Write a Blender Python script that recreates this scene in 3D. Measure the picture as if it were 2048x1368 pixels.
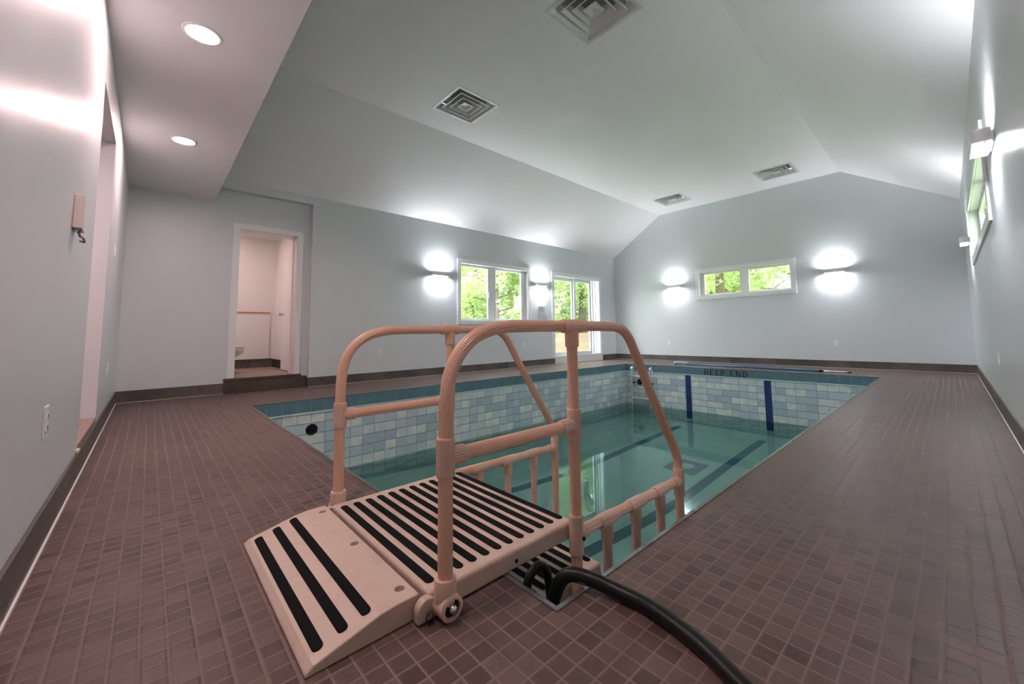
import bpy, bmesh, math, random
from mathutils import Vector, Matrix

random.seed(7)
sc = bpy.context.scene
for o in list(bpy.data.objects):
    bpy.data.objects.remove(o, do_unlink=True)
COL = sc.collection

# ------------------------------------------------------------------ camera
YAW, PITCH, ROLL, EYE = 0.8158, 0.0839, -0.0138, 0.76
FPX, CX, CY = 797.0958, 25.1501, -84.2672
cam = bpy.data.cameras.new('camera')
cam.sensor_fit = 'HORIZONTAL'; cam.sensor_width = 36.0
cam.lens = FPX / 2048 * 36.0
cam.shift_x = -CX / 2048; cam.shift_y = CY / 2048
cam.clip_start = 0.02; cam.clip_end = 200
camo = bpy.data.objects.new('camera', cam); COL.objects.link(camo)
F = Vector((math.cos(YAW)*math.cos(PITCH), math.sin(YAW)*math.cos(PITCH), math.sin(PITCH)))
R = Vector((math.sin(YAW), -math.cos(YAW), 0)); U = R.cross(F)
R2 = R*math.cos(ROLL) + U*math.sin(ROLL); U2 = R2.cross(F)
camo.matrix_world = Matrix(((R2.x, U2.x, -F.x, 0), (R2.y, U2.y, -F.y, 0), (R2.z, U2.z, -F.z, EYE), (0, 0, 0, 1)))
sc.camera = camo

# ------------------------------------------------------------------ exposure
sc.view_settings.view_transform = 'Standard'
sc.view_settings.look = 'None'
sc.view_settings.exposure = 2.64
sc.view_settings.gamma = 1.0
sc.view_settings.use_curve_mapping = False
sc.cycles.use_denoising = True
sc.cycles.sample_clamp_indirect = 6.0
sc.cycles.max_bounces = 8
sc.cycles.diffuse_bounces = 4
sc.cycles.transmission_bounces = 8
sc.cycles.caustics_refractive = True
sc.cycles.use_adaptive_sampling = True
sc.cycles.adaptive_threshold = 0.1

# ------------------------------------------------------------------ daylight sky
SKY = 1.65
world = bpy.data.worlds.new('overcast_sky'); sc.world = world; world.use_nodes = True
wn = world.node_tree
for n in list(wn.nodes): wn.nodes.remove(n)
wo = wn.nodes.new('ShaderNodeOutputWorld'); wb = wn.nodes.new('ShaderNodeBackground')
wb.inputs['Color'].default_value = (0.95, 0.98, 1.0, 1); wb.inputs['Strength'].default_value = SKY
wn.links.new(wb.outputs[0], wo.inputs[0])

# lamp powers (emission strength of the diffusers)
SCONCE = 50.0
SCONCE_COL = (0.95, 0.96, 1.03)
DOWN = 50.0
DOWN_COL = (1.0, 0.71, 0.70)

# room measurements, metres
X0, X1, Y0, Y1 = -0.263, 9.944, -0.266, 6.69
YR = 6.80                        # recessed part of the long wall
EAVE, TOP, YA, YB = 2.937, 3.905, 1.29, 5.186
SOF_X, SOF_Z = 0.577, 2.64
PX0, PX1, PY0, PY1 = 0.859, 8.365, 0.80, 5.362
WATER = -0.92

# ------------------------------------------------------------------ materials
def mat(name, col, rough=0.5, metal=0.0, spec=0.5, coat=0.0, noise=None, bump=None, emit=None, es=0.0):
    m = bpy.data.materials.new(name); m.use_nodes = True
    nt = m.node_tree; b = nt.nodes['Principled BSDF']
    b.inputs['Base Color'].default_value = (*col, 1)
    b.inputs['Roughness'].default_value = rough
    b.inputs['Metallic'].default_value = metal
    b.inputs['Specular IOR Level'].default_value = spec
    b.inputs['Coat Weight'].default_value = coat
    if emit:
        b.inputs['Emission Color'].default_value = (*emit, 1); b.inputs['Emission Strength'].default_value = es
    if noise or bump:
        tc = nt.nodes.new('ShaderNodeTexCoord')
    if noise:
        sc_, amt, col2 = noise
        nz = nt.nodes.new('ShaderNodeTexNoise'); nz.inputs['Scale'].default_value = sc_; nz.inputs['Detail'].default_value = 5
        nt.links.new(tc.outputs['Object'], nz.inputs['Vector'])
        rp = nt.nodes.new('ShaderNodeMapRange'); rp.inputs[1].default_value = .4; rp.inputs[2].default_value = .7
        rp.inputs[3].default_value = 0; rp.inputs[4].default_value = amt
        nt.links.new(nz.outputs[0], rp.inputs[0])
        mx = nt.nodes.new('ShaderNodeMix'); mx.data_type = 'RGBA'
        mx.inputs[6].default_value = (*col, 1); mx.inputs[7].default_value = (*col2, 1)
        nt.links.new(rp.outputs[0], mx.inputs[0]); nt.links.new(mx.outputs[2], b.inputs['Base Color'])
    if bump:
        bs, bd = bump
        nz = nt.nodes.new('ShaderNodeTexNoise'); nz.inputs['Scale'].default_value = bs; nz.inputs['Detail'].default_value = 4
        nt.links.new(tc.outputs['Object'], nz.inputs['Vector'])
        bp = nt.nodes.new('ShaderNodeBump'); bp.inputs['Strength'].default_value = 1; bp.inputs['Distance'].default_value = bd
        nt.links.new(nz.outputs[0], bp.inputs['Height']); nt.links.new(bp.outputs[0], b.inputs['Normal'])
    return m

class NB:   # tiny node-graph writer
    def __init__(s, nt): s.nt = nt
    def v(s, sock, x):
        if isinstance(x, (int, float)): sock.default_value = x
        elif isinstance(x, tuple): sock.default_value = x
        else: s.nt.links.new(x, sock)
    def m(s, op, a, b=0.0, c=0.0):
        n = s.nt.nodes.new('ShaderNodeMath'); n.operation = op
        s.v(n.inputs[0], a); s.v(n.inputs[1], b); s.v(n.inputs[2], c); return n.outputs[0]
    def rnd(s, a, b, seed=0.0):
        c = s.nt.nodes.new('ShaderNodeCombineXYZ'); s.v(c.inputs[0], a); s.v(c.inputs[1], b); s.v(c.inputs[2], seed)
        w = s.nt.nodes.new('ShaderNodeTexWhiteNoise'); w.noise_dimensions = '3D'; s.nt.links.new(c.outputs[0], w.inputs[0]); return w.outputs[0]
    def mix(s, f, a, b):
        n = s.nt.nodes.new('ShaderNodeMix'); n.data_type = 'RGBA'
        s.v(n.inputs[0], f); s.v(n.inputs[6], a if not isinstance(a, tuple) else (*a[:3], 1)); s.v(n.inputs[7], b if not isinstance(b, tuple) else (*b[:3], 1)); return n.outputs[2]
    def ramp(s, f, stops, const=False):
        n = s.nt.nodes.new('ShaderNodeValToRGB'); cr = n.color_ramp
        if const: cr.interpolation = 'CONSTANT'
        while len(cr.elements) < len(stops): cr.elements.new(0.5)
        for e, (p, c) in zip(cr.elements, stops): e.position = p; e.color = (*c, 1)
        s.v(n.inputs[0], f); return n.outputs[0]
    def noise(s, vec, scale, detail=4, rough=.5):
        n = s.nt.nodes.new('ShaderNodeTexNoise'); n.inputs['Scale'].default_value = scale; n.inputs['Detail'].default_value = detail; n.inputs['Roughness'].default_value = rough
        s.nt.links.new(vec, n.inputs['Vector']); return n.outputs[0]
    def line(s, f, w):   # 1 inside a joint of half width w at the borders of a 0..1 fraction
        return s.m('MAXIMUM', s.m('LESS_THAN', f, w), s.m('GREATER_THAN', f, 1 - w))

def new_mat(name):
    m = bpy.data.materials.new(name); m.use_nodes = True
    return m, m.node_tree, m.node_tree.nodes['Principled BSDF'], NB(m.node_tree)

def floor_tile_mat(name, tones, grout, P=0.0524, ox=.752, oy=.8505, gw=.045):
    m, nt, b, g = new_mat(name)
    geo = nt.nodes.new('ShaderNodeNewGeometry'); sp = nt.nodes.new('ShaderNodeSeparateXYZ'); nt.links.new(geo.outputs['Position'], sp.inputs[0])
    u = g.m('DIVIDE', g.m('SUBTRACT', sp.outputs[0], ox), P); v = g.m('DIVIDE', g.m('SUBTRACT', sp.outputs[1], oy), P)
    iu, iv = g.m('FLOOR', u), g.m('FLOOR', v); fu, fv = g.m('FRACT', u), g.m('FRACT', v)
    r = g.rnd(iu, iv); r2 = g.rnd(iu, iv, 5.0)
    # tiles come in mixed sheets: a slow drift, tile to tile scatter, mottling inside a tile
    n1 = g.noise(geo.outputs['Position'], 34, 5, .6); n0 = g.noise(geo.outputs['Position'], 1.3, 3)
    f = g.m('ADD', g.m('MULTIPLY', r, .55), g.m('ADD', g.m('MULTIPLY', n1, .5), g.m('MULTIPLY', g.m('SUBTRACT', n0, .5), .5)))
    c = g.ramp(f, [(0.12, tones[0]), (0.4, tones[1]), (0.62, tones[2]), (0.95, tones[3])])
    dark = g.m('GREATER_THAN', r2, .93)
    c = g.mix(g.m('MULTIPLY', dark, .35), c, (tones[0][0]*.7, tones[0][1]*.7, tones[0][2]*.72))
    ln = g.m('MAXIMUM', g.line(fu, gw), g.line(fv, gw))
    c = g.mix(ln, c, grout)
    nt.links.new(c, b.inputs['Base Color'])
    ro = g.m('ADD', g.m('MULTIPLY', r, .08), g.m('ADD', .37, g.m('MULTIPLY', ln, .4))); nt.links.new(ro, b.inputs['Roughness'])
    b.inputs['Specular IOR Level'].default_value = .24
    du = g.m('MINIMUM', fu, g.m('SUBTRACT', 1, fu)); dv = g.m('MINIMUM', fv, g.m('SUBTRACT', 1, fv))
    h = g.m('MINIMUM', g.m('MULTIPLY', g.m('MINIMUM', du, dv), 8), 1.0)
    mp = nt.nodes.new('ShaderNodeMapping'); mp.inputs['Scale'].default_value = (14, 60, 14); nt.links.new(geo.outputs['Position'], mp.inputs[0])
    rip = g.noise(mp.outputs[0], 1.0, 3)
    h = g.m('ADD', h, g.m('ADD', g.m('MULTIPLY', n1, .35), g.m('MULTIPLY', rip, .5)))
    h = g.m('ADD', h, g.m('MULTIPLY', r2, .1))
    bp = nt.nodes.new('ShaderNodeBump'); bp.inputs['Strength'].default_value = .55; bp.inputs['Distance'].default_value = .0016
    nt.links.new(h, bp.inputs['Height']); nt.links.new(bp.outputs[0], b.inputs['Normal'])
    return m

M = {}
M['deck'] = floor_tile_mat('mosaic_tile', [(.074, .048, .042), (.112, .073, .062), (.132, .089, .077), (.162, .113, .099)], (.215, .158, .142))
M['bathfloor'] = floor_tile_mat('bath_tile', [(.22, .15, .12), (.28, .2, .17), (.32, .23, .19), (.36, .27, .23)], (.4, .3, .26))

def paint(name, col, rough, drift=.04):
    m, nt, b, g = new_mat(name)
    tc = nt.nodes.new('ShaderNodeTexCoord')
    n = g.noise(tc.outputs['Object'], 1.1, 3)
    nt.links.new(g.mix(g.m('MULTIPLY', n, drift*4), col, tuple(c*(1-drift*2) for c in col)), b.inputs['Base Color'])
    b.inputs['Roughness'].default_value = rough; b.inputs['Specular IOR Level'].default_value = .5
    n2 = g.noise(tc.outputs['Object'], 3.0, 2); n3 = g.noise(tc.outputs['Object'], 220, 2)
    bp = nt.nodes.new('ShaderNodeBump'); bp.inputs['Strength'].default_value = 1; bp.inputs['Distance'].default_value = .0006
    h = g.m('ADD', g.m('MULTIPLY', n2, 6.0), g.m('MULTIPLY', n3, .10)); nt.links.new(h, bp.inputs['Height']); nt.links.new(bp.outputs[0], b.inputs['Normal'])
    return m
M['wall'] = paint('eggshell_wall_paint', (.70, .73, .755), .36)
M['ceil'] = paint('matt_ceiling_paint', (.87, .865, .865), .55)
M['soffit'] = paint('soffit_paint', (.89, .885, .88), .5)
M['bathwall'] = paint('bath_paint', (.82, .76, .74), .5)
M['trim'] = mat('white_trim', (.87, .88, .88), .35)
M['white'] = mat('white_plastic', (.88, .88, .87), .35)
M['almond'] = mat('aged_plastic', (.74, .62, .58), .45)
M['vinyl'] = mat('white_vinyl_frame', (.88, .89, .89), .3)
M['black'] = mat('black_plastic', (.010, .010, .011), .4, spec=.3)
M['vent'] = mat('painted_steel', (.66, .675, .67), .36, .15)
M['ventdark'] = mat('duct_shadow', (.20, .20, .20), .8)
M['chrome'] = mat('stainless_steel', (.75, .77, .78), .12, 1.0)
M['steel'] = mat('polished_tube', (.86, .88, .89), .28, .75)
M['nickel'] = mat('satin_nickel', (.5, .44, .38), .3, 1.0)
M['alum'] = mat('grey_edge_metal', (.24, .255, .26), .22, .6, noise=(9, .7, (.10, .105, .11)))
M['cream'] = mat('cream_moulded_plastic', (.60, .47, .385), .48, noise=(26, .35, (.48, .36, .28)), bump=(140, .0003))
M['pvc'] = mat('tan_grooved_pvc', (.76, .48, .345), .33, coat=.25)
M['pvc2'] = mat('pale_pvc_fitting', (.70, .49, .385), .38)
M['grip'] = mat('black_grit_tape', (.006, .006, .0065), .85, spec=.12, bump=(900, .0004))
M['hose'] = mat('black_rubber_hose', (.006, .0085, .007), .36, spec=.3, bump=(300, .0003))
M['thresh'] = mat('dark_stone_tile', (.085, .062, .048), .4, noise=(9, .8, (.045, .033, .027)))
M['porcelain'] = mat('porcelain', (.85, .8, .78), .12)
M['blackgum'] = mat('black_rubber_base', (.02, .02, .02), .5)
M['orange'] = mat('orange_stained_wood', (.62, .22, .06), .4, noise=(30, .5, (.45, .15, .04)))
M['doorleaf'] = mat('white_door_paint', (.84, .78, .76), .35)
M['skyblue'] = mat('blue_pole_tube', (.05, .16, .36), .3, .2)
M['brush'] = mat('pale_blue_brush', (.42, .58, .68), .7)
M['ink'] = mat('black_lettering', (.012, .013, .018), .5)
M['lens'] = mat('lit_diffuser', (.9, .9, .9), .5, emit=SCONCE_COL, es=SCONCE)
M['led_dim'] = mat('lit_room_disc', (.9, .9, .9), .5, emit=DOWN_COL, es=DOWN*.6)
M['led'] = mat('lit_led_disc', (.9, .9, .9), .5, emit=DOWN_COL, es=DOWN)

# baseboard: brown tile with a joint every 31 cm along u
def base_mat():
    m, nt, b, g = new_mat('brown_base_tile')
    uv = nt.nodes.new('ShaderNodeUVMap'); sp = nt.nodes.new('ShaderNodeSeparateXYZ'); nt.links.new(uv.outputs[0], sp.inputs[0])
    u = g.m('DIVIDE', g.m('ADD', sp.outputs[0], .165), .3125); iu = g.m('FLOOR', u); fu = g.m('FRACT', u)
    geo = nt.nodes.new('ShaderNodeNewGeometry')
    n = g.noise(geo.outputs['Position'], 9, 6, .65)
    f = g.m('ADD', g.m('MULTIPLY', g.rnd(iu, 1.0), .35), g.m('MULTIPLY', n, .7))
    c = g.ramp(f, [(.2, (.050, .042, .038)), (.5, (.095, .078, .068)), (.8, (.155, .125, .108))])
    c = g.mix(g.line(fu, .006), c, (.16, .14, .125))
    nt.links.new(c, b.inputs['Base Color']); b.inputs['Roughness'].default_value = .42
    return m
M['base'] = base_mat()

# pool liner: printed block pattern, uv in metres (u along wall, v = height)
def liner_mat():
    m, nt, b, g = new_mat('block_print_liner')
    uv = nt.nodes.new('ShaderNodeUVMap'); sp = nt.nodes.new('ShaderNodeSeparateXYZ'); nt.links.new(uv.outputs[0], sp.inputs[0])
    cu, cv = .155, .125
    v = g.m('DIVIDE', g.m('ADD', sp.outputs[1], 10 * cv + .16), cv); iv = g.m('FLOOR', v); fv = g.m('FRACT', v)
    u0 = g.m('DIVIDE', sp.outputs[0], cu)
    ub = g.m('ADD', g.m('DIVIDE', sp.outputs[0], cu * 2), g.m('MULTIPLY', g.m('FRACT', g.m('MULTIPLY', iv, .5)), 1.0))
    ib = g.m('FLOOR', ub)
    wide = g.m('GREATER_THAN', g.rnd(ib, iv, 3.0), .66)
    i0 = g.m('FLOOR', u0)
    fu = g.m('ADD', g.m('MULTIPLY', g.m('FRACT', ub), wide), g.m('MULTIPLY', g.m('FRACT', u0), g.m('SUBTRACT', 1, wide)))
    r = g.m('ADD', g.m('MULTIPLY', g.rnd(ib, iv, 9.0), wide), g.m('MULTIPLY', g.rnd(i0, iv, 1.0), g.m('SUBTRACT', 1, wide)))
    c = g.ramp(r, [(0, (.43, .53, .60)), (.16, (.51, .61, .67)), (.33, (.60, .69, .73)), (.48, (.71, .78, .78)), (.66, (.80, .85, .80)), (.85, (.88, .91, .84))], True)
    n = g.noise(uv.outputs[0], 8, 5, .6)
    ns = nt.nodes.new('ShaderNodeMapRange'); ns.inputs[1].default_value = .35; ns.inputs[2].default_value = .65; nt.links.new(n, ns.inputs[0])
    c = g.mix(g.m('MULTIPLY', ns.outputs[0], .62), c, (.52, .63, .67))
    n2 = g.noise(uv.outputs[0], 30, 3, .6)
    edge = g.m('MAXIMUM', g.line(fv, .06), g.m('MULTIPLY', g.line(fu, .032), .8))
    c = g.mix(g.m('MULTIPLY', edge, g.m('MULTIPLY', n2, 1.35)), c, (.19, .29, .34))
    nt.links.new(c, b.inputs['Base Color']); b.inputs['Roughness'].default_value = .35
    return m
M['liner'] = liner_mat()
def band_mat():
    m, nt, b, g = new_mat('teal_band_tile')
    uv = nt.nodes.new('ShaderNodeUVMap'); sp = nt.nodes.new('ShaderNodeSeparateXYZ'); nt.links.new(uv.outputs[0], sp.inputs[0])
    u = g.m('DIVIDE', sp.outputs[0], .1545); fu = g.m('FRACT', u)
    n = g.noise(uv.outputs[0], 6, 4)
    c = g.mix(n, (.085, .165, .205), (.14, .245, .295)); c = g.mix(g.m('MULTIPLY', g.line(fu, .016), .6), c, (.30, .40, .44))
    nt.links.new(c, b.inputs['Base Color']); b.inputs['Roughness'].default_value = .22
    return m
M['band'] = band_mat()
M['rim'] = mat('pale_liner_track', (.50, .62, .64), .3)
M['poolfloor'] = mat('sea_green_liner', (.66, .78, .76), .5, noise=(2.2, .5, (.58, .73, .70)))
M['cove'] = mat('teal_cove', (.20, .42, .42), .4)
M['navy'] = mat('navy_stripe', (.012, .035, .15), .35, noise=(40, .35, (.02, .06, .21)))
M['slate'] = mat('slate_blue_stripe', (.085, .16, .25), .5)
M['drain'] = mat('drain_surround', (.14, .22, .32), .5)

def water_mat():
    m = bpy.data.materials.new('pool_water'); m.use_nodes = True; nt = m.node_tree
    for n in list(nt.nodes): nt.nodes.remove(n)
    out = nt.nodes.new('ShaderNodeOutputMaterial'); gl = nt.nodes.new('ShaderNodeBsdfGlass')
    gl.inputs['Color'].default_value = (.57, .745, .715, 1); gl.inputs['Roughness'].default_value = 0.0; gl.inputs['IOR'].default_value = 1.333
    tc = nt.nodes.new('ShaderNodeTexCoord'); nz = nt.nodes.new('ShaderNodeTexNoise'); nz.inputs['Scale'].default_value = 2.0; nz.inputs['Detail'].default_value = 2
    nt.links.new(tc.outputs['Object'], nz.inputs['Vector'])
    bp = nt.nodes.new('ShaderNodeBump'); bp.inputs['Strength'].default_value = 1; bp.inputs['Distance'].default_value = .0003
    nt.links.new(nz.outputs[0], bp.inputs['Height']); nt.links.new(bp.outputs[0], gl.inputs['Normal'])
    nt.links.new(gl.outputs[0], out.inputs[0]); return m
M['water'] = water_mat()
def glass_mat():
    m = bpy.data.materials.new('window_glass'); m.use_nodes = True; nt = m.node_tree
    for n in list(nt.nodes): nt.nodes.remove(n)
    out = nt.nodes.new('ShaderNodeOutputMaterial'); tr = nt.nodes.new('ShaderNodeBsdfTransparent'); gs = nt.nodes.new('ShaderNodeBsdfGlossy'); gs.inputs['Roughness'].default_value = 0
    tr.inputs[0].default_value = (.95, .97, .96, 1)
    lw = nt.nodes.new('ShaderNodeLayerWeight'); g = NB(nt); mx = nt.nodes.new('ShaderNodeMixShader')
    fr = g.m('ADD', g.m('MULTIPLY', g.m('POWER', lw.outputs['Facing'], 5.0), .9), .05)
    nt.links.new(fr, mx.inputs[0]); nt.links.new(tr.outputs[0], mx.inputs[1]); nt.links.new(gs.outputs[0], mx.inputs[2]); nt.links.new(mx.outputs[0], out.inputs[0]); return m
M['glass'] = glass_mat()

def leaf_mat(name, a, c2):
    m = bpy.data.materials.new(name); m.use_nodes = True; nt = m.node_tree
    for n in list(nt.nodes): nt.nodes.remove(n)
    out = nt.nodes.new('ShaderNodeOutputMaterial'); g = NB(nt)
    df = nt.nodes.new('ShaderNodeBsdfDiffuse'); tl = nt.nodes.new('ShaderNodeBsdfTranslucent'); mx = nt.nodes.new('ShaderNodeMixShader'); mx.inputs[0].default_value = .45
    geo = nt.nodes.new('ShaderNodeNewGeometry')
    c = g.ramp(geo.outputs['Random Per Island'], [(0, a), (1, c2)])
    nt.links.new(c, df.inputs[0]); nt.links.new(c, tl.inputs[0])
    nt.links.new(df.outputs[0], mx.inputs[1]); nt.links.new(tl.outputs[0], mx.inputs[2]); nt.links.new(mx.outputs[0], out.inputs[0]); return m
M['leaf'] = leaf_mat('spring_leaves', (.32, .44, .20), (.60, .69, .38))
M['leaf2'] = leaf_mat('yellow_green_leaves', (.42, .53, .24), (.68, .75, .44))
M['bark'] = mat('grey_brown_bark', (.15, .115, .085), .9, noise=(12, .8, (.07, .055, .045)), bump=(18, .02))
M['lawn'] = mat('lawn', (.22, .34, .10), .9, noise=(6, .7, (.34, .45, .16)))
def block_mat():
    m, nt, b, g = new_mat('pink_stone_blocks')
    tc = nt.nodes.new('ShaderNodeTexCoord'); bt = nt.nodes.new('ShaderNodeTexBrick')
    mp = nt.nodes.new('ShaderNodeMapping'); mp.inputs['Rotation'].default_value = (math.pi/2, 0, 0); nt.links.new(tc.outputs['Object'], mp.inputs[0]); nt.links.new(mp.outputs[0], bt.inputs[0])
    bt.inputs['Color1'].default_value = (.40, .27, .21, 1); bt.inputs['Color2'].default_value = (.30, .20, .16, 1); bt.inputs['Mortar'].default_value = (.25, .2, .17, 1)
    bt.inputs['Scale'].default_value = 1; bt.inputs['Brick Width'].default_value = .42; bt.inputs['Row Height'].default_value = .19; bt.inputs['Mortar Size'].default_value = .012
    nt.links.new(bt.outputs[0], b.inputs['Base Color']); b.inputs['Roughness'].default_value = .9
    n = g.noise(tc.outputs['Object'], 25, 5); bp = nt.nodes.new('ShaderNodeBump'); bp.inputs['Distance'].default_value = .02
    nt.links.new(n, bp.inputs['Height']); nt.links.new(bp.outputs[0], b.inputs['Normal']); return m
M['block'] = block_mat()

# ------------------------------------------------------------------ builders
def empty(name, loc=(0, 0, 0), rz=0):
    o = bpy.data.objects.new(name, None); o.empty_display_size = .1; COL.objects.link(o)
    o.location = loc; o.rotation_euler = (0, 0, rz); return o
def tag(o, label=None, cat=None, group=None, kind=None):
    if label: o['label'] = label
    if cat: o['category'] = cat
    if group: o['group'] = group
    if kind: o['kind'] = kind
    return o
def obj(name, bm, m, parent=None, smooth=False, bevel=0, seg=2, normals=True):
    if normals: bmesh.ops.recalc_face_normals(bm, faces=bm.faces)
    me = bpy.data.meshes.new(name); bm.to_mesh(me); bm.free()
    o = bpy.data.objects.new(name, me); COL.objects.link(o)
    me.materials.append(M[m] if isinstance(m, str) else m)
    if smooth:
        for p in me.polygons: p.use_smooth = True
    if bevel:
        b = o.modifiers.new('bevel', 'BEVEL'); b.width = bevel; b.segments = seg; b.limit_method = 'ANGLE'; b.angle_limit = math.radians(40); b.harden_normals = False
    if parent: o.parent = parent
    return o
def box(bm, a, b):
    x0, y0, z0 = a; x1, y1, z1 = b
    v = [bm.verts.new(p) for p in ((x0,y0,z0),(x1,y0,z0),(x1,y1,z0),(x0,y1,z0),(x0,y0,z1),(x1,y0,z1),(x1,y1,z1),(x0,y1,z1))]
    for f in ((0,3,2,1),(4,5,6,7),(0,1,5,4),(1,2,6,5),(2,3,7,6),(3,0,4,7)): bm.faces.new([v[i] for i in f])
    return bm
def B(*ab):
    bm = bmesh.new()
    for i in range(0, len(ab), 2): box(bm, ab[i], ab[i+1])
    return bm
def copy_tree(o, parent=None):
    c = o.copy(); COL.objects.link(c); c.parent = parent
    for ch in [x for x in bpy.data.objects if x.parent == o]: copy_tree(ch, c)
    return c
def prism(bm, prof, a0, a1, axis):
    """extrude a 2-D polygon along an axis; prof are the two other coordinates in xyz order"""
    def p3(q, a):
        return {'x': (a, q[0], q[1]), 'y': (q[0], a, q[1]), 'z': (q[0], q[1], a)}[axis]
    A = [bm.verts.new(p3(q, a0)) for q in prof]; Bv = [bm.verts.new(p3(q, a1)) for q in prof]
    n = len(prof); bm.faces.new(A); bm.faces.new(Bv[::-1])
    for i in range(n): bm.faces.new((A[i], A[(i+1) % n], Bv[(i+1) % n], Bv[i]))
    return bm
def slab(bm, us, vs, holes, t0, t1, axis):
    """slab with rectangular holes. us,vs: (min,max); holes: (u0,u1,v0,v1); thickness axis"""
    U_ = sorted({us[0], us[1], *[h[0] for h in holes], *[h[1] for h in holes]}); V_ = sorted({vs[0], vs[1], *[h[2] for h in holes], *[h[3] for h in holes]})
    U_ = [u for u in U_ if us[0] <= u <= us[1]]; V_ = [v for v in V_ if vs[0] <= v <= vs[1]]
    def solid(i, j):
        if i < 0 or j < 0 or i >= len(U_)-1 or j >= len(V_)-1: return False
        cu, cv = (U_[i]+U_[i+1])/2, (V_[j]+V_[j+1])/2
        return not any(h[0] < cu < h[1] and h[2] < cv < h[3] for h in holes)
    cache = {}
    def vt(u, v, t):
        k = (u, v, t)
        if k not in cache: cache[k] = bm.verts.new({'x': (t, u, v), 'y': (u, t, v), 'z': (u, v, t)}[axis])
        return cache[k]
    for i in range(len(U_)-1):
        for j in range(len(V_)-1):
            if not solid(i, j): continue
            a, b, c, d = U_[i], U_[i+1], V_[j], V_[j+1]
            for t in (t0, t1): bm.faces.new((vt(a,c,t), vt(b,c,t), vt(b,d,t), vt(a,d,t)))
            if not solid(i-1, j): bm.faces.new((vt(a,c,t0), vt(a,d,t0), vt(a,d,t1), vt(a,c,t1)))
            if not solid(i+1, j): bm.faces.new((vt(b,c,t0), vt(b,d,t0), vt(b,d,t1), vt(b,c,t1)))
            if not solid(i, j-1): bm.faces.new((vt(a,c,t0), vt(b,c,t0), vt(b,c,t1), vt(a,c,t1)))
            if not solid(i, j+1): bm.faces.new((vt(a,d,t0), vt(b,d,t0), vt(b,d,t1), vt(a,d,t1)))
    return bm
def frame(bm, axis, t0, t1, u0, u1, v0, v1, w):
    """mitre-less rectangular frame of bar width w"""
    return slab(bm, (u0, u1), (v0, v1), [(u0+w, u1-w, v0+w, v1-w)], t0, t1, axis)
def lathe(bm, prof, origin=(0,0,0), axis='z', n=32, caps=True):
    rings = []
    for r, h in prof:
        ring = []
        for k in range(n):
            a = 2*math.pi*k/n; c, s = r*math.cos(a), r*math.sin(a)
            p = {'z': (c, s, h), 'x': (h, c, s), 'y': (c, h, s)}[axis]
            ring.append(bm.verts.new((p[0]+origin[0], p[1]+origin[1], p[2]+origin[2])))
        rings.append(ring)
    for A, Bv in zip(rings, rings[1:]):
        for k in range(n): bm.faces.new((A[k], A[(k+1) % n], Bv[(k+1) % n], Bv[k]))
    if caps: bm.faces.new(rings[0]); bm.faces.new(rings[-1][::-1])
    return bm
def catmull(pts, n=10):
    P = [Vector(p) for p in pts]; P = [2*P[0]-P[1]] + P + [2*P[-1]-P[-2]]; out = []
    for i in range(1, len(P)-2):
        for k in range(n):
            t = k/n; a, b, c, d = P[i-1], P[i], P[i+1], P[i+2]
            out.append(.5*((2*b)+(c-a)*t+(2*a-5*b+4*c-d)*t*t+(3*b-a-3*c+d)*t**3))
    out.append(P[-2]); return out
def tube(bm, path, r, ribs=0, n=20, caps=True, rr=None):
    """sweep a circle, fluted when ribs>0, along a polyline"""
    path = [Vector(p) for p in path]; N = ribs*4 if ribs else n
    T = []
    for i in range(len(path)):
        a = path[max(i-1, 0)]; b = path[min(i+1, len(path)-1)]; T.append((b-a).normalized())
    ref = Vector((0, 1, 0)) if abs(T[0].y) < .9 else Vector((1, 0, 0))
    nrm = (ref - T[0]*ref.dot(T[0])).normalized(); rings = []
    for i, p in enumerate(path):
        nrm = (nrm - T[i]*nrm.dot(T[i])).normalized(); bi = T[i].cross(nrm)
        rad = rr[i] if rr else r; ring = []
        for k in range(N):
            a = 2*math.pi*k/N; q = rad
            if ribs: q = rad*(1, 1, .93, .93)[k % 4] if ribs else rad
            ring.append(bm.verts.new(p + nrm*(q*math.cos(a)) + bi*(q*math.sin(a))))
        rings.append(ring)
    for A, Bv in zip(rings, rings[1:]):
        for k in range(N): bm.faces.new((A[k], A[(k+1) % N], Bv[(k+1) % N], Bv[k]))
    if caps: bm.faces.new(rings[0][::-1]); bm.faces.new(rings[-1])
    return bm
def uvbox(o, fn):
    me = o.data; uv = me.uv_layers.new(name='UVMap')
    for l in me.loops:
        uv.data[l.index].uv = fn(me.vertices[l.vertex_index].co)
def booled(bm, cuts, name, m, parent, bevel=0, seg=3):
    o = obj(name, bm, m, None, bevel=bevel, seg=seg)
    c = obj('cutter', cuts, m)
    md = o.modifiers.new('cut', 'BOOLEAN'); md.object = c; md.operation = 'DIFFERENCE'; md.solver = 'EXACT'
    dg = bpy.context.evaluated_depsgraph_get(); dg.update()
    me = bpy.data.meshes.new_from_object(o.evaluated_get(dg)); me.name = name
    o.modifiers.clear(); o.data = me; bpy.data.objects.remove(c, do_unlink=True)
    o.parent = parent; return o

# ================================================================== SETTING
def struct(name, bm, m, **k): return tag(obj(name, bm, m, **k), kind='structure')
TH = .16
deck = struct('floor', slab(bmesh.new(), (X0-.02, X1+TH), (Y0-TH, YR+.02), [(PX0, PX1, PY0, PY1)], -.10, 0, 'z'), 'deck')
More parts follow.
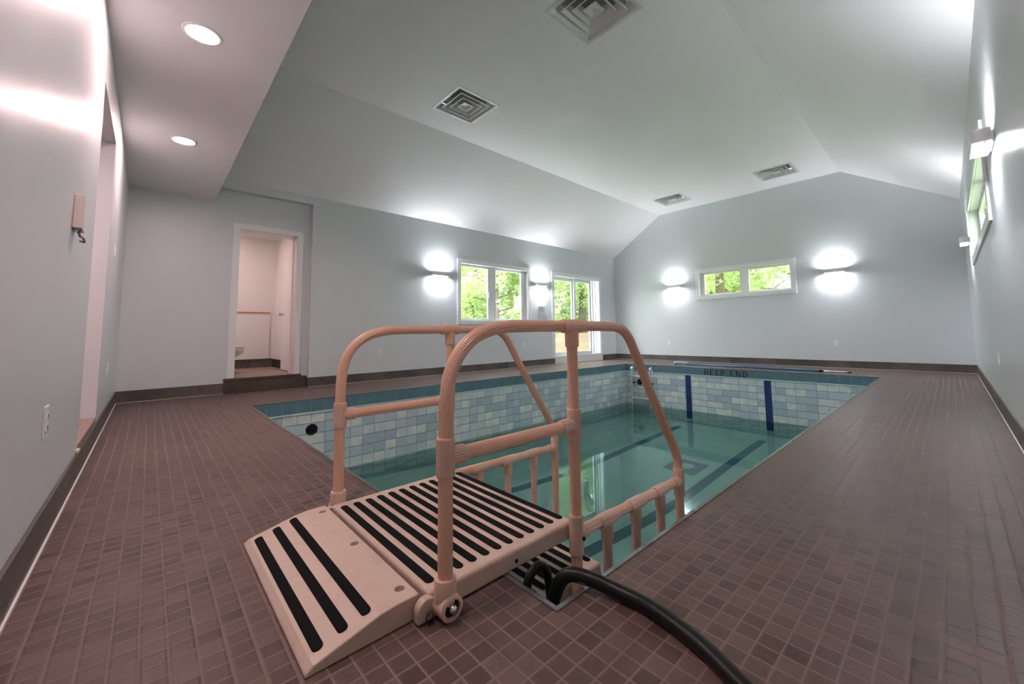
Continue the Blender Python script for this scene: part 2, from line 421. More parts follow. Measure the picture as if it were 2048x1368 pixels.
# windows and doors: rough openings
WL = (4.52, 6.41, 1.03, 2.215)         # long wall window
WD = (7.29, 9.17, .16, 2.21)           # patio door
WBk = (2.23, 4.22, 1.605, 2.215)       # back wall window (y range)
WR = (4.48, 7.42, 1.605, 2.215)        # right wall window (x range)
XE = 1.786
bm = bmesh.new(); slab(bm, (XE, X1+TH), (-.1, 3.1), [WL, WD], Y1, Y1+TH, 'y')
box(bm, (X0-.1, Y1, 2.815), (XE, Y1+TH, 3.1))
struct('wall_long', bm, 'wall')
DO = (.86, 1.625, .18, 2.31)
struct('wall_recess', slab(bmesh.new(), (X0-.1, XE+.03), (-.1, 2.86), [DO], YR, YR+.28, 'y'), 'wall')
struct('wall_back', slab(bmesh.new(), (Y0-TH, Y1+TH), (-.1, 4.1), [WBk], X1, X1+TH, 'x'), 'wall')
struct('wall_right', slab(bmesh.new(), (X0-TH, X1+TH), (-.1, 3.1), [WR], Y0-TH, Y0, 'y'), 'wall')
LO = (3.385, 4.432, .10, 2.31)
struct('wall_left', slab(bmesh.new(), (Y0-TH, YR+.1), (-.1, 4.1), [LO], X0-.13, X0, 'x'), 'wall')
VENTS = [(3.02, 2.165), (3.05, 4.38), (8.995, 4.35), (8.99, 2.17)]
bm = slab(bmesh.new(), (X0-.02, X1+.02), (YA, YB), [(x-.30, x+.30, y-.30, y+.30) for x, y in VENTS], TOP, TOP+.25, 'z')
prism(bm, [(Y1+.02, EAVE-.013), (YB, TOP), (YB, TOP+.25), (Y1+.02, EAVE+.3)], X0-.02, X1+.02, 'x')
prism(bm, [(YA, TOP), (Y0-.02, EAVE-.013), (Y0-.02, EAVE+.3), (YA, TOP+.25)], X0-.02, X1+.02, 'x')
bmesh.ops.remove_doubles(bm, verts=bm.verts, dist=1e-5)
struct('ceiling', bm, 'ceil', normals=True)
struct('ceiling_soffit', B((X0-.02, Y0-.02, SOF_Z), (SOF_X, YR+.01, SOF_Z+.32)), 'soffit')

# baseboards (uv runs along the wall so the joints stay where they are)
BH, BT = .14, .012
def baseboard(name, a, b, axis):
    o = struct(name, B(a, b), 'base', bevel=.002)
    uvbox(o, (lambda c: (c.x, c.z)) if axis == 'x' else (lambda c: (c.y, c.z)))
baseboard('baseboard_recess', (X0, YR-BT, 0), (.765, YR, BH), 'x')
baseboard('baseboard_long', (XE, Y1-BT, 0), (7.285, Y1, BH), 'x')
baseboard('baseboard_return', (XE-BT, Y1-BT, 0), (XE, YR-.03, BH), 'y')
baseboard('baseboard_corner', (9.25, Y1-BT, 0), (X1, Y1, BH), 'x')
baseboard('baseboard_back', (X1-BT, Y0, 0), (X1, Y1-BT, BH), 'y')
baseboard('baseboard_right', (X0, Y0, 0), (X1-BT, Y0+BT, BH), 'x')
baseboard('baseboard_left', (X0, Y0+BT, 0), (X0+BT, YR-BT, BH), 'y')
# pale caulk line at the foot of the tile
struct('trim_1', B((X0+BT, Y0+BT, 0), (X0+BT+.006, YR-BT, .004), (X0+BT, YR-BT-.006, 0), (.765, YR-BT, .004), (XE, Y1-BT-.006, 0), (7.28, Y1-BT, .004),
                 (X1-BT-.006, Y0+BT, 0), (X1-BT, Y1-BT, .004), (X0+BT, Y0+BT, 0), (X1-BT, Y0+BT+.006, .004)), 'trim')

# hallway seen through the left opening: raised tile floor and warm walls
struct('floor_hall', B((X0-1.5, 2.6, 0), (X0-.13, LO[1], .172), (X0-.13, LO[0], .10), (X0, LO[1], .172)), 'bathfloor')
struct('wall_hall', slab(bmesh.new(), (2.5, 4.6), (0, 2.5), [], X0-1.6, X0-1.5, 'x'), 'bathwall')
struct('wall_hall_side', B((X0-1.5, LO[1], 0), (X0-.13, LO[1]+.1, 2.5), (X0-1.5, 2.5, 0), (X0-.13, 2.6, 2.5)), 'bathwall')
struct('ceiling_hall', B((X0-1.6, 2.5, 2.4), (X0-.13, 4.6, 2.5)), 'soffit')

# bathroom behind the doorway
BX0, BX1, BY1, BZ = -.6, 1.74, 8.86, 2.62
struct('floor_bath', B((BX0, YR+.01, .08), (BX1, BY1, .2)), 'bathfloor')
struct('wall_bath_back', B((BX0, BY1, 0), (BX1+.1, BY1+.1, 2.8)), 'bathwall')
struct('wall_bath_right', B((BX1, YR+.28, 0), (BX1+.1, BY1, 2.8)), 'bathwall')
struct('wall_bath_left', B((BX0-.1, YR+.28, 0), (BX0, BY1+.1, 2.8)), 'bathwall')
struct('ceiling_bath', B((BX0, YR+.28, BZ), (BX1, BY1, BZ+.1)), 'bathwall')
o = struct('baseboard_bath', B((BX0, BY1-.012, .2), (BX1-.012, BY1, .355)), 'base'); uvbox(o, lambda c: (c.x, c.z))
struct('baseboard_bath_right', B((BX1-.02, 7.0, .2), (BX1, BY1-.012, .345)), 'blackgum')
# threshold step
o = struct('trim_2', B((.765, YR-.045, 0), (XE-BT, YR+.0, .168), (.76, YR-.055, .168), (1.70, YR+.02, .2)), 'thresh', bevel=.003)

# bathroom door: casing, jamb and the leaf swung inwards
d = struct('door_1', slab(bmesh.new(), (.795, 1.685), (.2, 2.375), [(.88, 1.605, .1, 2.295)], YR-.018, YR, 'y'), 'trim', bevel=.004)
dj = obj('door_jamb', B((.86, YR-.01, .2), (.88, YR+.28, 2.295), (1.605, YR-.01, .2), (1.625, YR+.28, 2.295), (.86, YR-.01, 2.295), (1.625, YR+.28, 2.315),
                        (1.592, YR+.20, .2), (1.605, YR+.235, 2.283)), 'doorleaf', d)
lf = obj('door_leaf', B((1.650, YR+.29, .212), (1.685, YR+1.02, 2.27)), 'doorleaf', d, bevel=.002)
kn = lathe(bmesh.new(), [(.0, 0), (.027, 0), (.027, .006), (.010, .010), (.010, .030), (.022, .036), (.027, .050), (.022, .062), (.0, .066)], (0, 0, 0), 'x', 24, False)
for v in kn.verts: v.co.x = 1.650 - v.co.x; v.co.y += YR+.955; v.co.z += 1.14
obj('door_knob', kn, 'nickel', lf, smooth=True)
for zh in (.42, 1.25, 2.08):
    obj('hinge', B((1.628, YR+.262, zh), (1.652, YR+.292, zh+.09)), 'nickel', lf, bevel=.003)

# ------------------------------------------------------------------ windows
def window(name, axis, inner, out, r, panes, casing=.075, sgn=1, crank=True):
    """axis: wall normal; inner: wall face; out: direction (+1/-1) to the outside; r: (u0,u1,v0,v1) opening; panes: list of (u0,u1)"""
    u0, u1, v0, v1 = r; c = casing
    T = lambda t: inner + out*t
    def S(bm_, us, vs, holes, t0, t1): return slab(bm_, us, vs, holes, *sorted((T(t0), T(t1))), axis)
    w = struct(name, S(bmesh.new(), (u0-c, u1+c), (v0-c, v1+c), [(u0+.012, u1-.012, v0+.012, v1-.012)], -.018, 0), 'trim', bevel=.004)
    obj('window_reveal', S(bmesh.new(), (u0, u1), (v0, v1), [(u0+.014, u1-.014, v0+.014, v1-.014)], 0, TH), 'trim', w)
    hol = [(a, b, v0+.06, v1-.06) for a, b in panes]
    # sash frames, each with its pane
    obj('window_frame', S(bmesh.new(), (u0+.014, u1-.014), (v0+.014, v1-.014), [(a-.035, b+.035, v0+.026, v1-.026) for a, b in panes], .085, .14), 'vinyl', w, bevel=.003)
    for a, b in panes:
        s = obj('sash', S(bmesh.new(), (a-.035, b+.035), (v0+.026, v1-.026), [(a, b, v0+.06, v1-.06)], .075, .12), 'vinyl', w, bevel=.004)
        obj('pane', S(bmesh.new(), (a, b), (v0+.06, v1-.06), [], .098, .102), 'glass', s)
        if crank:
            uc = (a+b)/2
            hb = S(bmesh.new(), (uc-.055, uc+.035), (v0+.026, v0+.042), [], .045, .075)
            S(hb, (uc-.02, uc+.075), (v0+.040, v0+.052), [], .038, .05); obj('crank_handle', hb, 'vinyl', s, bevel=.003)
            S_ = S(bmesh.new(), (b+.012, b+.022), ((v0+v1)/2-.09, (v0+v1)/2+.03), [], .055, .075) if a == panes[0][0] else S(bmesh.new(), (a-.022, a-.012), ((v0+v1)/2-.09, (v0+v1)/2+.03), [], .055, .075)
            obj('sash_lock', S_, 'vinyl', s, bevel=.002)
    return w
w1 = window('window_1', 'y', Y1, 1, WL, [(4.585, 5.285), (5.50, 6.26)])
w2 = window('window_2', 'x', X1, 1, WBk, [(2.285, 3.09), (3.29, 4.10)])
w3 = window('window_3', 'y', Y0, -1, WR, [(4.55, 5.85), (6.05, 7.35)])

# sliding patio door
u0, u1, v0, v1 = WD
pd = struct('door_2', slab(bmesh.new(), (7.21, 9.235), (.16, 2.29), [(u0+.012, u1-.012, v0-.1, v1-.012)], Y1-.018, Y1, 'y'), 'trim', bevel=.004)
obj('door_reveal', slab(bmesh.new(), (u0, u1), (v0, v1), [(u0+.014, u1-.014, v0+.03, v1-.02)], Y1, Y1+TH, 'y'), 'trim', pd)
obj('door_sill', B((7.205, Y1-.03, .145), (9.24, Y1+.05, .19)), 'trim', pd, bevel=.005)
obj('kick_plate', B((7.285, Y1-.012, 0), (9.25, Y1, .145)), 'trim', pd, bevel=.002)
def door_panel(a, b, y, fw=.075):
    s = obj('sliding_panel', slab(bmesh.new(), (a-fw, b+fw), (v0+.03, v1-.02), [(a, b, v0+.11, v1-.11)], y, y+.04, 'y'), 'vinyl', pd, bevel=.004)
    obj('pane', slab(bmesh.new(), (a, b), (v0+.11, v1-.11), [], y+.018, y+.022, 'y'), 'glass', s); return s
door_panel(7.385, 8.10, Y1+.10)
s = door_panel(8.215, 8.80, Y1+.055)
obj('door_handle', B((8.845, Y1+.025, 1.0), (8.865, Y1+.04, 1.25), (8.845, Y1+.025, 1.0), (8.865, Y1+.056, 1.02), (8.845, Y1+.025, 1.23), (8.865, Y1+.056, 1.25)), 'vinyl', s, bevel=.003)
obj('side_track', B((8.90, Y1+.03, v0+.03), (8.94, Y1+.15, v1-.02), (9.02, Y1+.03, v0+.03), (9.05, Y1+.15, v1-.02)), 'vinyl', pd)

# ================================================================== POOL
pool = tag(empty('swimming_pool', ((PX0+PX1)/2, (PY0+PY1)/2, -1.9)),
           'rectangular in-ground swimming pool with block-pattern liner sunk in the brown tile deck', 'pool')
def pobj(name, bm, m, parent=pool, **k):
    o = obj(name, bm, m, None, **k); o.parent = parent; o.matrix_parent_inverse = Matrix.Identity(4)
    for v in o.data.vertices: v.co -= pool.location
    return o
PL = pool.location.copy()
def uvw(o, along):
    me = o.data; uv = me.uv_layers.new(name='UVMap')
    for p in me.polygons:
        nx = abs(p.normal.x) > abs(p.normal.y)
        for li in p.loop_indices:
            c = me.vertices[me.loops[li].vertex_index].co + PL
            uv.data[li].uv = (c.y+.07 if nx else c.x+.07, c.z)
def ring_wall(z0, z1, off0, off1):
    """four sided wall band lining the basin, from offset off0 (back) to off1 (face)"""
    bm = bmesh.new()
    a, b = off0, off1
    return slab(bm, (PX0-a, PX1+a), (PY0-a, PY1+a), [(PX0-b, PX1+b, PY0-b, PY1+b)], z0, z1, 'z')
o = pobj('wall_liner', ring_wall(-2.1, -.172, .12, 0), 'liner'); uvw(o, 0)
band = o = pobj('top_band', ring_wall(-.150, -.004, .02, -.002), 'band'); uvw(o, 0)
pobj('liner_track', ring_wall(-.172, -.150, .02, -.014), 'rim', bevel=.004)
pobj('edge_trim', ring_wall(-.006, .004, .012, -.004), 'alum', bevel=.001)
# sloping floor and cove
fl = bmesh.new()
FZ = [(PX0, -1.22), (2.0, -1.38), (3.0, -1.56), (4.0, -1.76), (4.9, -1.90), (PX1, -1.90)]
prism(fl, [(x, z) for x, z in FZ] + [(PX1, -2.15), (PX0, -2.15)], PY0, PY1, 'y')
pobj('floor_liner', fl, 'poolfloor')
def fz(x):
    for (a, za), (b, zb) in zip(FZ, FZ[1:]):
        if a <= x <= b: return za+(zb-za)*(x-a)/(b-a)
    return -1.9
def ribbon(xs, ya, yb, lift=.004):
    bm = bmesh.new(); prev = None
    for x in xs:
        a = bm.verts.new((x, ya, fz(x)+lift)); b = bm.verts.new((x, yb, fz(x)+lift)); c = bm.verts.new((x, yb, fz(x)+lift-.003)); d = bm.verts.new((x, ya, fz(x)+lift-.003))
        cur = [a, b, c, d]
        if prev:
            for k in range(4): bm.faces.new((prev[k], prev[(k+1) % 4], cur[(k+1) % 4], cur[k]))
        else: bm.faces.new(cur)
        prev = cur
    bm.faces.new(prev[::-1]); return bm
for yc in (3.875, 2.38):
    pobj('lane_stripe', ribbon([1.6, 2.0, 3.0, 4.0, 4.9, 7.9], yc-.065, yc+.065), 'slate')
    pobj('wall_stripe', B((PX1-.004, yc-.058, -1.6), (PX1, yc+.058, -.172)), 'navy')
# cove strips along the foot of the walls
pobj('wall_cove', B((PX1-.06, PY0, -1.90), (PX1-.0, PY1, -1.84)), 'cove')
cv = bmesh.new(); prev = None
for x in (PX0, 2.0, 3.0, 4.0, 4.9, PX1):
    cur = [cv.verts.new((x, PY1-.07, fz(x))), cv.verts.new((x, PY1, fz(x))), cv.verts.new((x, PY1, fz(x)+.07)), cv.verts.new((x, PY1-.02, fz(x)+.07))]
    if prev:
        for k in range(4): cv.faces.new((prev[k], prev[(k+1) % 4], cur[(k+1) % 4], cur[k]))
    else: cv.faces.new(cur)
    prev = cur
cv.faces.new(prev[::-1]); pobj('wall_cove', cv, 'cove')
dr = pobj('main_drain', B((5.60, 2.58, -1.9), (6.12, 3.04, -1.888)), 'drain', bevel=.004)
pobj('drain_cover', lathe(bmesh.new(), [(.13, -1.888), (.125, -1.875), (.085, -1.868), (.08, -1.872), (.04, -1.866), (.001, -1.865)], (5.86, 2.81, 0), 'z', 32), 'poolfloor', smooth=True)
# return fittings
def jet(name, org, axis, out):
    b1 = lathe(bmesh.new(), [(.066, 0), (.066, .008), (.056, .014), (.050, .010), (.030, .008), (.026, .020), (.014, .022), (.010, .012), (.001, .012)], (0, 0, 0), axis, 36)
    for v in b1.verts:
        if axis == 'y': v.co.y *= out
        else: v.co.x *= out
        v.co += Vector(org)
    return pobj(name, b1, 'black', smooth=False)
jet('return_fitting', (1.485, PY1, -.36), 'y', -1)
jet('return_fitting', (PX1, 5.02, -.40), 'x', -1)
# block letters with serifs: DEEP END on the band of the back wall
def glyph(ch):
    q = []   # rects in a 1x1.25 em box: x0,x1,z0,z1
    st, s, w = .24, .085, .86
    if ch in 'DEPN': q += [(.08, .08+st, 0, 1), (0, .08+st+.08, 0, s), (0, .08+st+.08, 1-s, 1)]
    if ch == 'E':
        q += [(.3, .78, 0, s*1.1), (.3, .78, 1-s*1.1, 1), (.3, .60, .46, .54), (.70, .80, 0, .30), (.70, .78, .72, 1), (.54, .61, .36, .64)]
    return q
def poly_letters():
    H = .112; Wd = .098; out = []
    text = 'DEEP END'; adv = [.116, .106, .106, .104, .070, .108, .122, .116]; x = 0
    y0t = 3.532
    t0, t1 = PX1-.004, PX1+.002-.004
    def rect(a, b, c, d_):
        slab(bm, (y0t-(x+b*Wd), y0t-(x+a*Wd)), (zb+c*H, zb+d_*H), [], PX1-.0035, PX1+.001, 'x')
    def arc(cx, cz, rx, rz, tx, tz, a0, a1):
        n = 14; prev = None
        for k in range(n+1):
            a = a0+(a1-a0)*k/n
            th = abs(math.cos(a)); o_ = (cx+rx*math.cos(a), cz+rz*math.sin(a)); i_ = (cx+(rx-tx)*math.cos(a), cz+(rz-tz)*math.sin(a))
            cur = [bm.verts.new((xx, y0t-(x+p[0]*Wd), zb+p[1]*H)) for p in (o_, i_) for xx in (PX1-.0035, PX1+.001)]
            if prev:
                bm.faces.new((prev[0], cur[0], cur[2], prev[2])); bm.faces.new((prev[0], prev[1], cur[1], cur[0])); bm.faces.new((prev[2], cur[2], cur[3], prev[3]))
            prev = cur
    for i, ch in enumerate(text):
        bm = bmesh.new()
        zb = -.136 + .010*0
        for (a, b, c, d_) in glyph(ch): rect(a, b, c, d_)
        if ch == 'D': arc(.36, .5, .60, .5, .25, .09, -math.pi/2, math.pi/2)
        if ch == 'P': arc(.36, .73, .50, .27, .23, .08, -math.pi/2, math.pi/2); rect(.28, .40, .46, .54)
        if ch == 'N':
            rect(.84, .93, .0, 1); rect(.74, 1.03, 1-.085, 1)
            n0 = [(.14, 1), (.40, 1), (.93, 0), (.72, 0)]
            vs = [bm.verts.new((xx, y0t-(x+p[0]*Wd), zb+p[1]*H)) for xx in (PX1-.0036, PX1+.001) for p in n0]
            bm.faces.new(vs[:4]); bm.faces.new(vs[4:][::-1])
            for k in range(4): bm.faces.new((vs[k], vs[(k+1) % 4], vs[4+(k+1) % 4], vs[4+k]))
        x += adv[i]
        if ch != ' ': out.append(bm)
    return out
for lb_ in poly_letters(): pobj('letter', lb_, 'ink', band)
# water
wt = bmesh.new(); vs = [wt.verts.new(p) for p in ((PX0, PY0, WATER), (PX1, PY0, WATER), (PX1, PY1, WATER), (PX0, PY1, WATER))]; wt.faces.new(vs)
tag(obj('pool_water', wt, 'water'), 'still clear green-tinted water filling the lower half of the swimming pool', 'water', kind='stuff')

# ================================================================== POOL STAIRS (near edge)
st = tag(empty('pool_stairs', (.9, 1.405, 0)), 'cream plastic pool entry steps with black grip strips and curved tan handrails', 'pool steps')
SO = Vector((.9, 1.405, 0))
def sobj(name, bm, m, parent=st, **k):
    o = obj(name, bm, m, None, **k)
    for v in o.data.vertices: v.co -= SO
    o.parent = parent; return o
def strip_bm(x, y0, y1, z0, w, z1=None, h=.0022):
    """rounded-end grip strip running along y; z may differ across x (tilt) via z0->z1"""
    bm = bmesh.new(); P = []
    r = w/2
    for k in range(9): a = math.pi*k/8; P.append((x+r*math.cos(a), y1-r+r*math.sin(a)))
    for k in range(9): a = math.pi+math.pi*k/8; P.append((x+r*math.cos(a), y0+r+r*math.sin(a)))
    zz = (lambda q: z0) if z1 is None else (lambda q: z0+(z1-z0)*(q-(x-r))/w)
    lo = [bm.verts.new((a, b, zz(a)-.001)) for a, b in P]; hi = [bm.verts.new((a, b, zz(a)+h)) for a, b in P]
    bm.faces.new(lo[::-1]); bm.faces.new(hi); n = len(P)
    for i in range(n): bm.faces.new((lo[i], lo[(i+1) % n], hi[(i+1) % n], hi[i]))
    return bm
YN, YF2 = 1.012, 1.800           # platform sides
PZ = .065
def tread(name, x0, x1, z, th=.055, strips=None, y0=YN, y1=YF2):
    t = sobj(name, B((x0, y0, z-th), (x1, y1, z)), 'cream', bevel=.011, seg=3)
    for x in strips: sobj('grip_strip', strip_bm(x, y0+.037, y1-.048, z, .027), 'grip', t)
    return t
plat = tread('platform', .583, 1.186, PZ, .063, [.613+.0499*i for i in range(12)])
sobj('screw_cap', lathe(bmesh.new(), [(.006, 0), (.006, -.003), (.001, -.003)], (.90, YN+.0005, .028), 'y', 12), 'black', plat)
tread('step', .905, 1.352, -.148, .05, [1.324-.0502*i for i in range(8)])
for i, (xa, xb, z) in enumerate([(1.22, 1.56, -.36), (1.43, 1.77, -.57), (1.64, 1.97, -.78), (1.85, 2.18, -.99)]):
    tread('step', xa, xb, z, .05, [xb-.028-.0502*k for k in range(6)])
# entry ramp with moulded wedge profile and three screw wells
rp = prism(bmesh.new(), [(.288, 0), (.288, .008), (.305, .020), (.462, .058), (.50, .062), (.568, .062), (.568, 0)], 1.035, 1.825, 'y')
wells = bmesh.new()
for yy in (1.092, 1.425, 1.765): lathe(wells, [(.013, .050), (.0155, .08)], (.538, yy, 0), 'z', 24)
ramp = booled(rp, wells, 'ramp', 'cream', None, bevel=.007)
for v in ramp.data.vertices: v.co -= SO
ramp.parent = st
rz = lambda x: .020+(.058-.020)*(x-.305)/(.462-.305)
for x in (.326, .383, .440):
    sobj('grip_strip', strip_bm(x, 1.068, 1.79 + (x-.32)*.1, rz(x-.012)+.0008, .024, rz(x+.012)+.0008), 'grip', ramp)
for yy in (1.092, 1.765):
    sobj('well_screw', lathe(bmesh.new(), [(.007, .050), (.007, .0525), (.001, .053)], (.538, yy, 0), 'z', 16), 'nickel', ramp)
# hinge lugs joining ramp and platform
for yy, s_ in ((1.0, 1), (1.812, -1)):
    lg = bmesh.new(); P = []
    for k in range(13): a = math.pi*k/12; P.append((.575+.030*math.cos(a), .032+.028*math.sin(a)))
    P += [(.545, .004), (.640, .004), (.640, .045)][:1] + [(.61, .004)]
    prism(lg, P, yy, yy+.026*s_, 'y'); h = sobj('hinge_lug', lg, 'cream', bevel=.004)
    sobj('hinge_pin', lathe(bmesh.new(), [(.004, 0), (.008, .001), (.008, -.012*s_), (.001, -.012*s_)], (.575, yy, .03), 'y', 16), 'nickel', h)
    if s_ > 0:
        ringp = [(.573+.010*math.cos(a), yy-.011+.002*math.sin(a*2), .020+.014*math.sin(a)) for a in [2*math.pi*k/24 for k in range(25)]]
        sobj('lynch_ring', tube(bmesh.new(), ringp, .0016, n=8), 'black', h, smooth=True)

TR, FR_ = .0205, .0262     # tube and fitting radii
def smooth_tag(o):
    for p in o.data.polygons: p.use_smooth = True
    return o
def handrail(y, near=True):
    px = [.617, 1.170, 1.972]
    topz = .785
    key = [(px[0], y, .40), (px[0], y, .50), (px[0]+.003, y, .58), (px[0]+.018, y, .655), (px[0]+.055, y, .715), (px[0]+.115, y, .758), (px[0]+.20, y, .780),
           (px[0]+.32, y, topz), (1.17, y, topz), (1.36, y, topz), (1.46, y, .782), (1.515, y, .768), (1.56, y, .735), (1.60, y, .680), (1.66, y, .585), (1.77, y, .420), (1.86, y, .290), (1.925, y, .200), (1.955, y, .145), (1.968, y, .10), (1.972, y, .06)]
    hr = sobj('handrail', tube(bmesh.new(), catmull(key, 7), TR, 20), 'pvc')
    def seg(name, a, b, r=TR, ribs=20, m='pvc', parent=st): return sobj(name, tube(bmesh.new(), [a, b], r, ribs), m, parent)
    def fitting(a, b, parent, m='pvc2', r=FR_):     # collar with slightly rounded rims
        a, b = Vector(a), Vector(b); d_ = (b-a).normalized(); L = (b-a).length
        pts = [a, a+d_*.003, a+d_*.006, b-d_*.006, b-d_*.003, b]
        return sobj('tee_fitting', tube(bmesh.new(), pts, r, 20, rr=[r*.93, r*.985, r, r, r*.985, r*.93]), m, parent)
    p1 = seg('post', (px[0], y, .085), (px[0], y, .42))
    p2 = seg('post', (px[1], y, -1.15), (px[1], y, topz-.01))
    p3 = seg('post', (px[2], y, -1.35), (px[2], y, .08))
    mr = seg('mid_rail', (px[0], y, .420), (px[1], y, .420))
    lr = seg('lower_rail', (px[1], y, .030 if near else .035), (px[2], y, .016))
    fitting((px[0], y, .368), (px[0], y, .474), p1)
    fitting((px[0]+.012, y, .420), (px[0]+.062, y, .420), mr, r=FR_*.98)
    fitting((px[1], y, .352), (px[1], y, .478), p2)
    fitting((px[1]-.072, y, .420), (px[1]-.012, y, .420), mr, r=FR_*.98)
    fitting((px[1]-.052, y, topz), (px[1]+.052, y, topz), hr, m='pvc')
    fitting((px[1], y, topz-.078), (px[1], y, topz-.012), p2, m='pvc')
    fitting((px[1], y, -.040), (px[1], y, .098), p2)
    fitting((px[1]+.012, y, .030), (px[1]+.05, y, .030), lr, r=FR_*.98)
    fitting((px[2], y, -.055), (px[2], y, .075), p3)
    fitting((px[2]-.06, y, .016), (px[2]-.012, y, .016), lr, r=FR_*.98)
    for bx, zl in ((1.358, -1.1), (1.567, -1.15), (1.778, -1.25)):
        zz = .026 - .010*(bx-1.17)/.8
        bl = seg('baluster', (bx, y, zl), (bx, y, zz), TR*.93, m='pvc2')
        fitting((bx-.052, y, zz+.001), (bx+.052, y, zz), lr)
        fitting((bx, y, zz-.075), (bx, y, zz-.015), bl, r=FR_*.95)
    # socket at the deck
    so = sobj('base_socket', lathe(bmesh.new(), [(.0225, .105), (.0285, .105), (.030, .101), (.030, .050), (.026, .035), (.001, .035)], (px[0], y, 0), 'z', 32), 'pvc2', smooth=False)
    smooth_tag(so); so.modifiers.new('es', 'EDGE_SPLIT').split_angle = math.radians(35)
    s_ = -1 if near else 1
    cl = lathe(bmesh.new(), [(.026, -.020), (.0335, -.020), (.0335, .030), (.027, .034), (.0235, .034), (.0235, .022), (.001, .022)], (0, 0, 0), 'y', 36)
    for v in cl.verts: v.co = Vector((v.co.x+px[0]+.003, y+s_*v.co.y, v.co.z+.036))
    c_ = sobj('pivot_collar', cl, 'pvc2', smooth=True); c_.modifiers.new('es', 'EDGE_SPLIT').split_angle = math.radians(35)
    wa = lathe(bmesh.new(), [(.0215, .021), (.0215, .0265), (.010, .027)], (0, 0, 0), 'y', 28)
    for v in wa.verts: v.co = Vector((v.co.x+px[0]+.003, y+s_*v.co.y, v.co.z+.036))
    sobj('washer', wa, 'black', c_)
    bo = lathe(bmesh.new(), [(.0115, .026), (.0115, .034), (.0095, .040), (.006, .044), (.001, .0455)], (0, 0, 0), 'y', 24)
    for v in bo.verts: v.co = Vector((v.co.x+px[0]+.003, y+s_*v.co.y, v.co.z+.036))
    sobj('bolt', bo, 'chrome', c_, smooth=True)
    # dark button on the middle post
    bt = lathe(bmesh.new(), [(.0075, 0), (.0075, .006), (.005, .009), (.001, .010)], (0, 0, 0), 'y', 16)
    for v in bt.verts: v.co = Vector((v.co.x+px[1]+.010, y+s_*(v.co.y+FR_*.85), v.co.z+.018))
    sobj('bolt', bt, 'black', p2, smooth=True)
handrail(.985, True)
handrail(1.826, False)

# ================================================================== HOSE
hp = [(.50, -.25, .021), (.72, -.02, .021), (.86, .17, .021), (.935, .345, .021), (.985, .458, .021), (1.016, .60, .021), (1.010, .70, .023), (.985, .785, .034), (.955, .845, .030), (.940, .880, -.03), (.935, .892, -.11), (.945, .90, -.26), (.965, .91, -.5), (.98, .93, -1.05)]
hose = tag(obj('hose', tube(bmesh.new(), catmull(hp, 12), .0205, n=28), 'hose', smooth=True), 'thick black rubber hose lying across the tile deck and over the pool corner', 'hose')
lp = [(.968, .925, -.9), (.968, .925, -.45), (.968, .925, -.20), (.966, .926, -.08), (.955, .927, .000), (.932, .928, .034), (.903, .930, .036), (.874, .932, .006), (.868, .934, -.06), (.872, .936, -.2), (.878, .938, -.5)]
hl = obj('loop', tube(bmesh.new(), catmull(lp, 12), .0135, n=24), 'hose', smooth=True)
hl.name = 'hose_loop'; tag(hl, 'thin black hose bent in an arch, standing up from the pool corner beneath the steps', 'hose')

# ================================================================== POOL LADDER (far corner)
la = tag(empty('pool_ladder', (8.25, 4.93, -1.7)), 'stainless steel pool ladder hanging on the deep end wall in the far corner', 'ladder')
def lobj(name, bm, m='steel', parent=la):
    o = obj(name, bm, m, None, smooth=True)
    for v in o.data.vertices: v.co -= Vector((8.25, 4.93, -1.7))
    o.parent = parent; return o
for yy in (5.165, 4.69):
    path = [(8.25, yy, -1.62), (8.25, yy, -.20), (8.25, yy, -.13), (8.262, yy, -.085), (8.29, yy, -.062), (8.32, yy, -.075), (8.338, yy, -.12), (8.345, yy, -.19)]
    lobj('side_rail', tube(bmesh.new(), catmull(path, 8), .018, n=18))
    for zz in (-.42, -1.45): lobj('bumper', lathe(bmesh.new(), [(.008, 8.26), (.008, 8.35), (.020, 8.352), (.020, 8.364)], (0, yy, zz), 'x', 20), 'black')
for zz in (-.265, -.505, -.755, -1.0, -1.25, -1.5):
    lobj('rung', tube(bmesh.new(), [(8.25, 4.69, zz), (8.25, 5.165, zz)], .0175, n=14))

# ================================================================== TELESCOPIC POLE
po = tag(empty('brush_pole', (8.74, 2.8, 0)), 'long blue and silver telescopic pole with brush head lying on the deck behind the pool', 'pole')
def poobj(name, bm, m, parent=po, **k):
    o = obj(name, bm, m, None, **k)
    for v in o.data.vertices: v.co -= Vector((8.74, 2.8, 0))
    o.parent = parent; return o
poobj('tube', tube(bmesh.new(), [(8.82, 4.10, .028), (8.745, 1.62, .022)], .019, n=16), 'skyblue', smooth=True)
poobj('inner_tube', tube(bmesh.new(), [(8.745, 1.62, .022), (8.735, 1.23, .02)], .014, n=14), 'chrome', smooth=True)
poobj('lock_collar', tube(bmesh.new(), [(8.7465, 1.66, .022), (8.7445, 1.61, .022)], .022, n=16), 'black', smooth=True)
poobj('end_cap', tube(bmesh.new(), [(8.735, 1.25, .02), (8.734, 1.20, .02)], .017, n=14), 'thresh', smooth=True)
poobj('brush_head', tube(bmesh.new(), catmull([(8.84, 4.08, .03), (8.82, 4.18, .045), (8.80, 4.28, .05), (8.78, 4.34, .04), (8.76, 4.37, .025)], 6), .034, n=14, rr=None), 'brush', smooth=True)

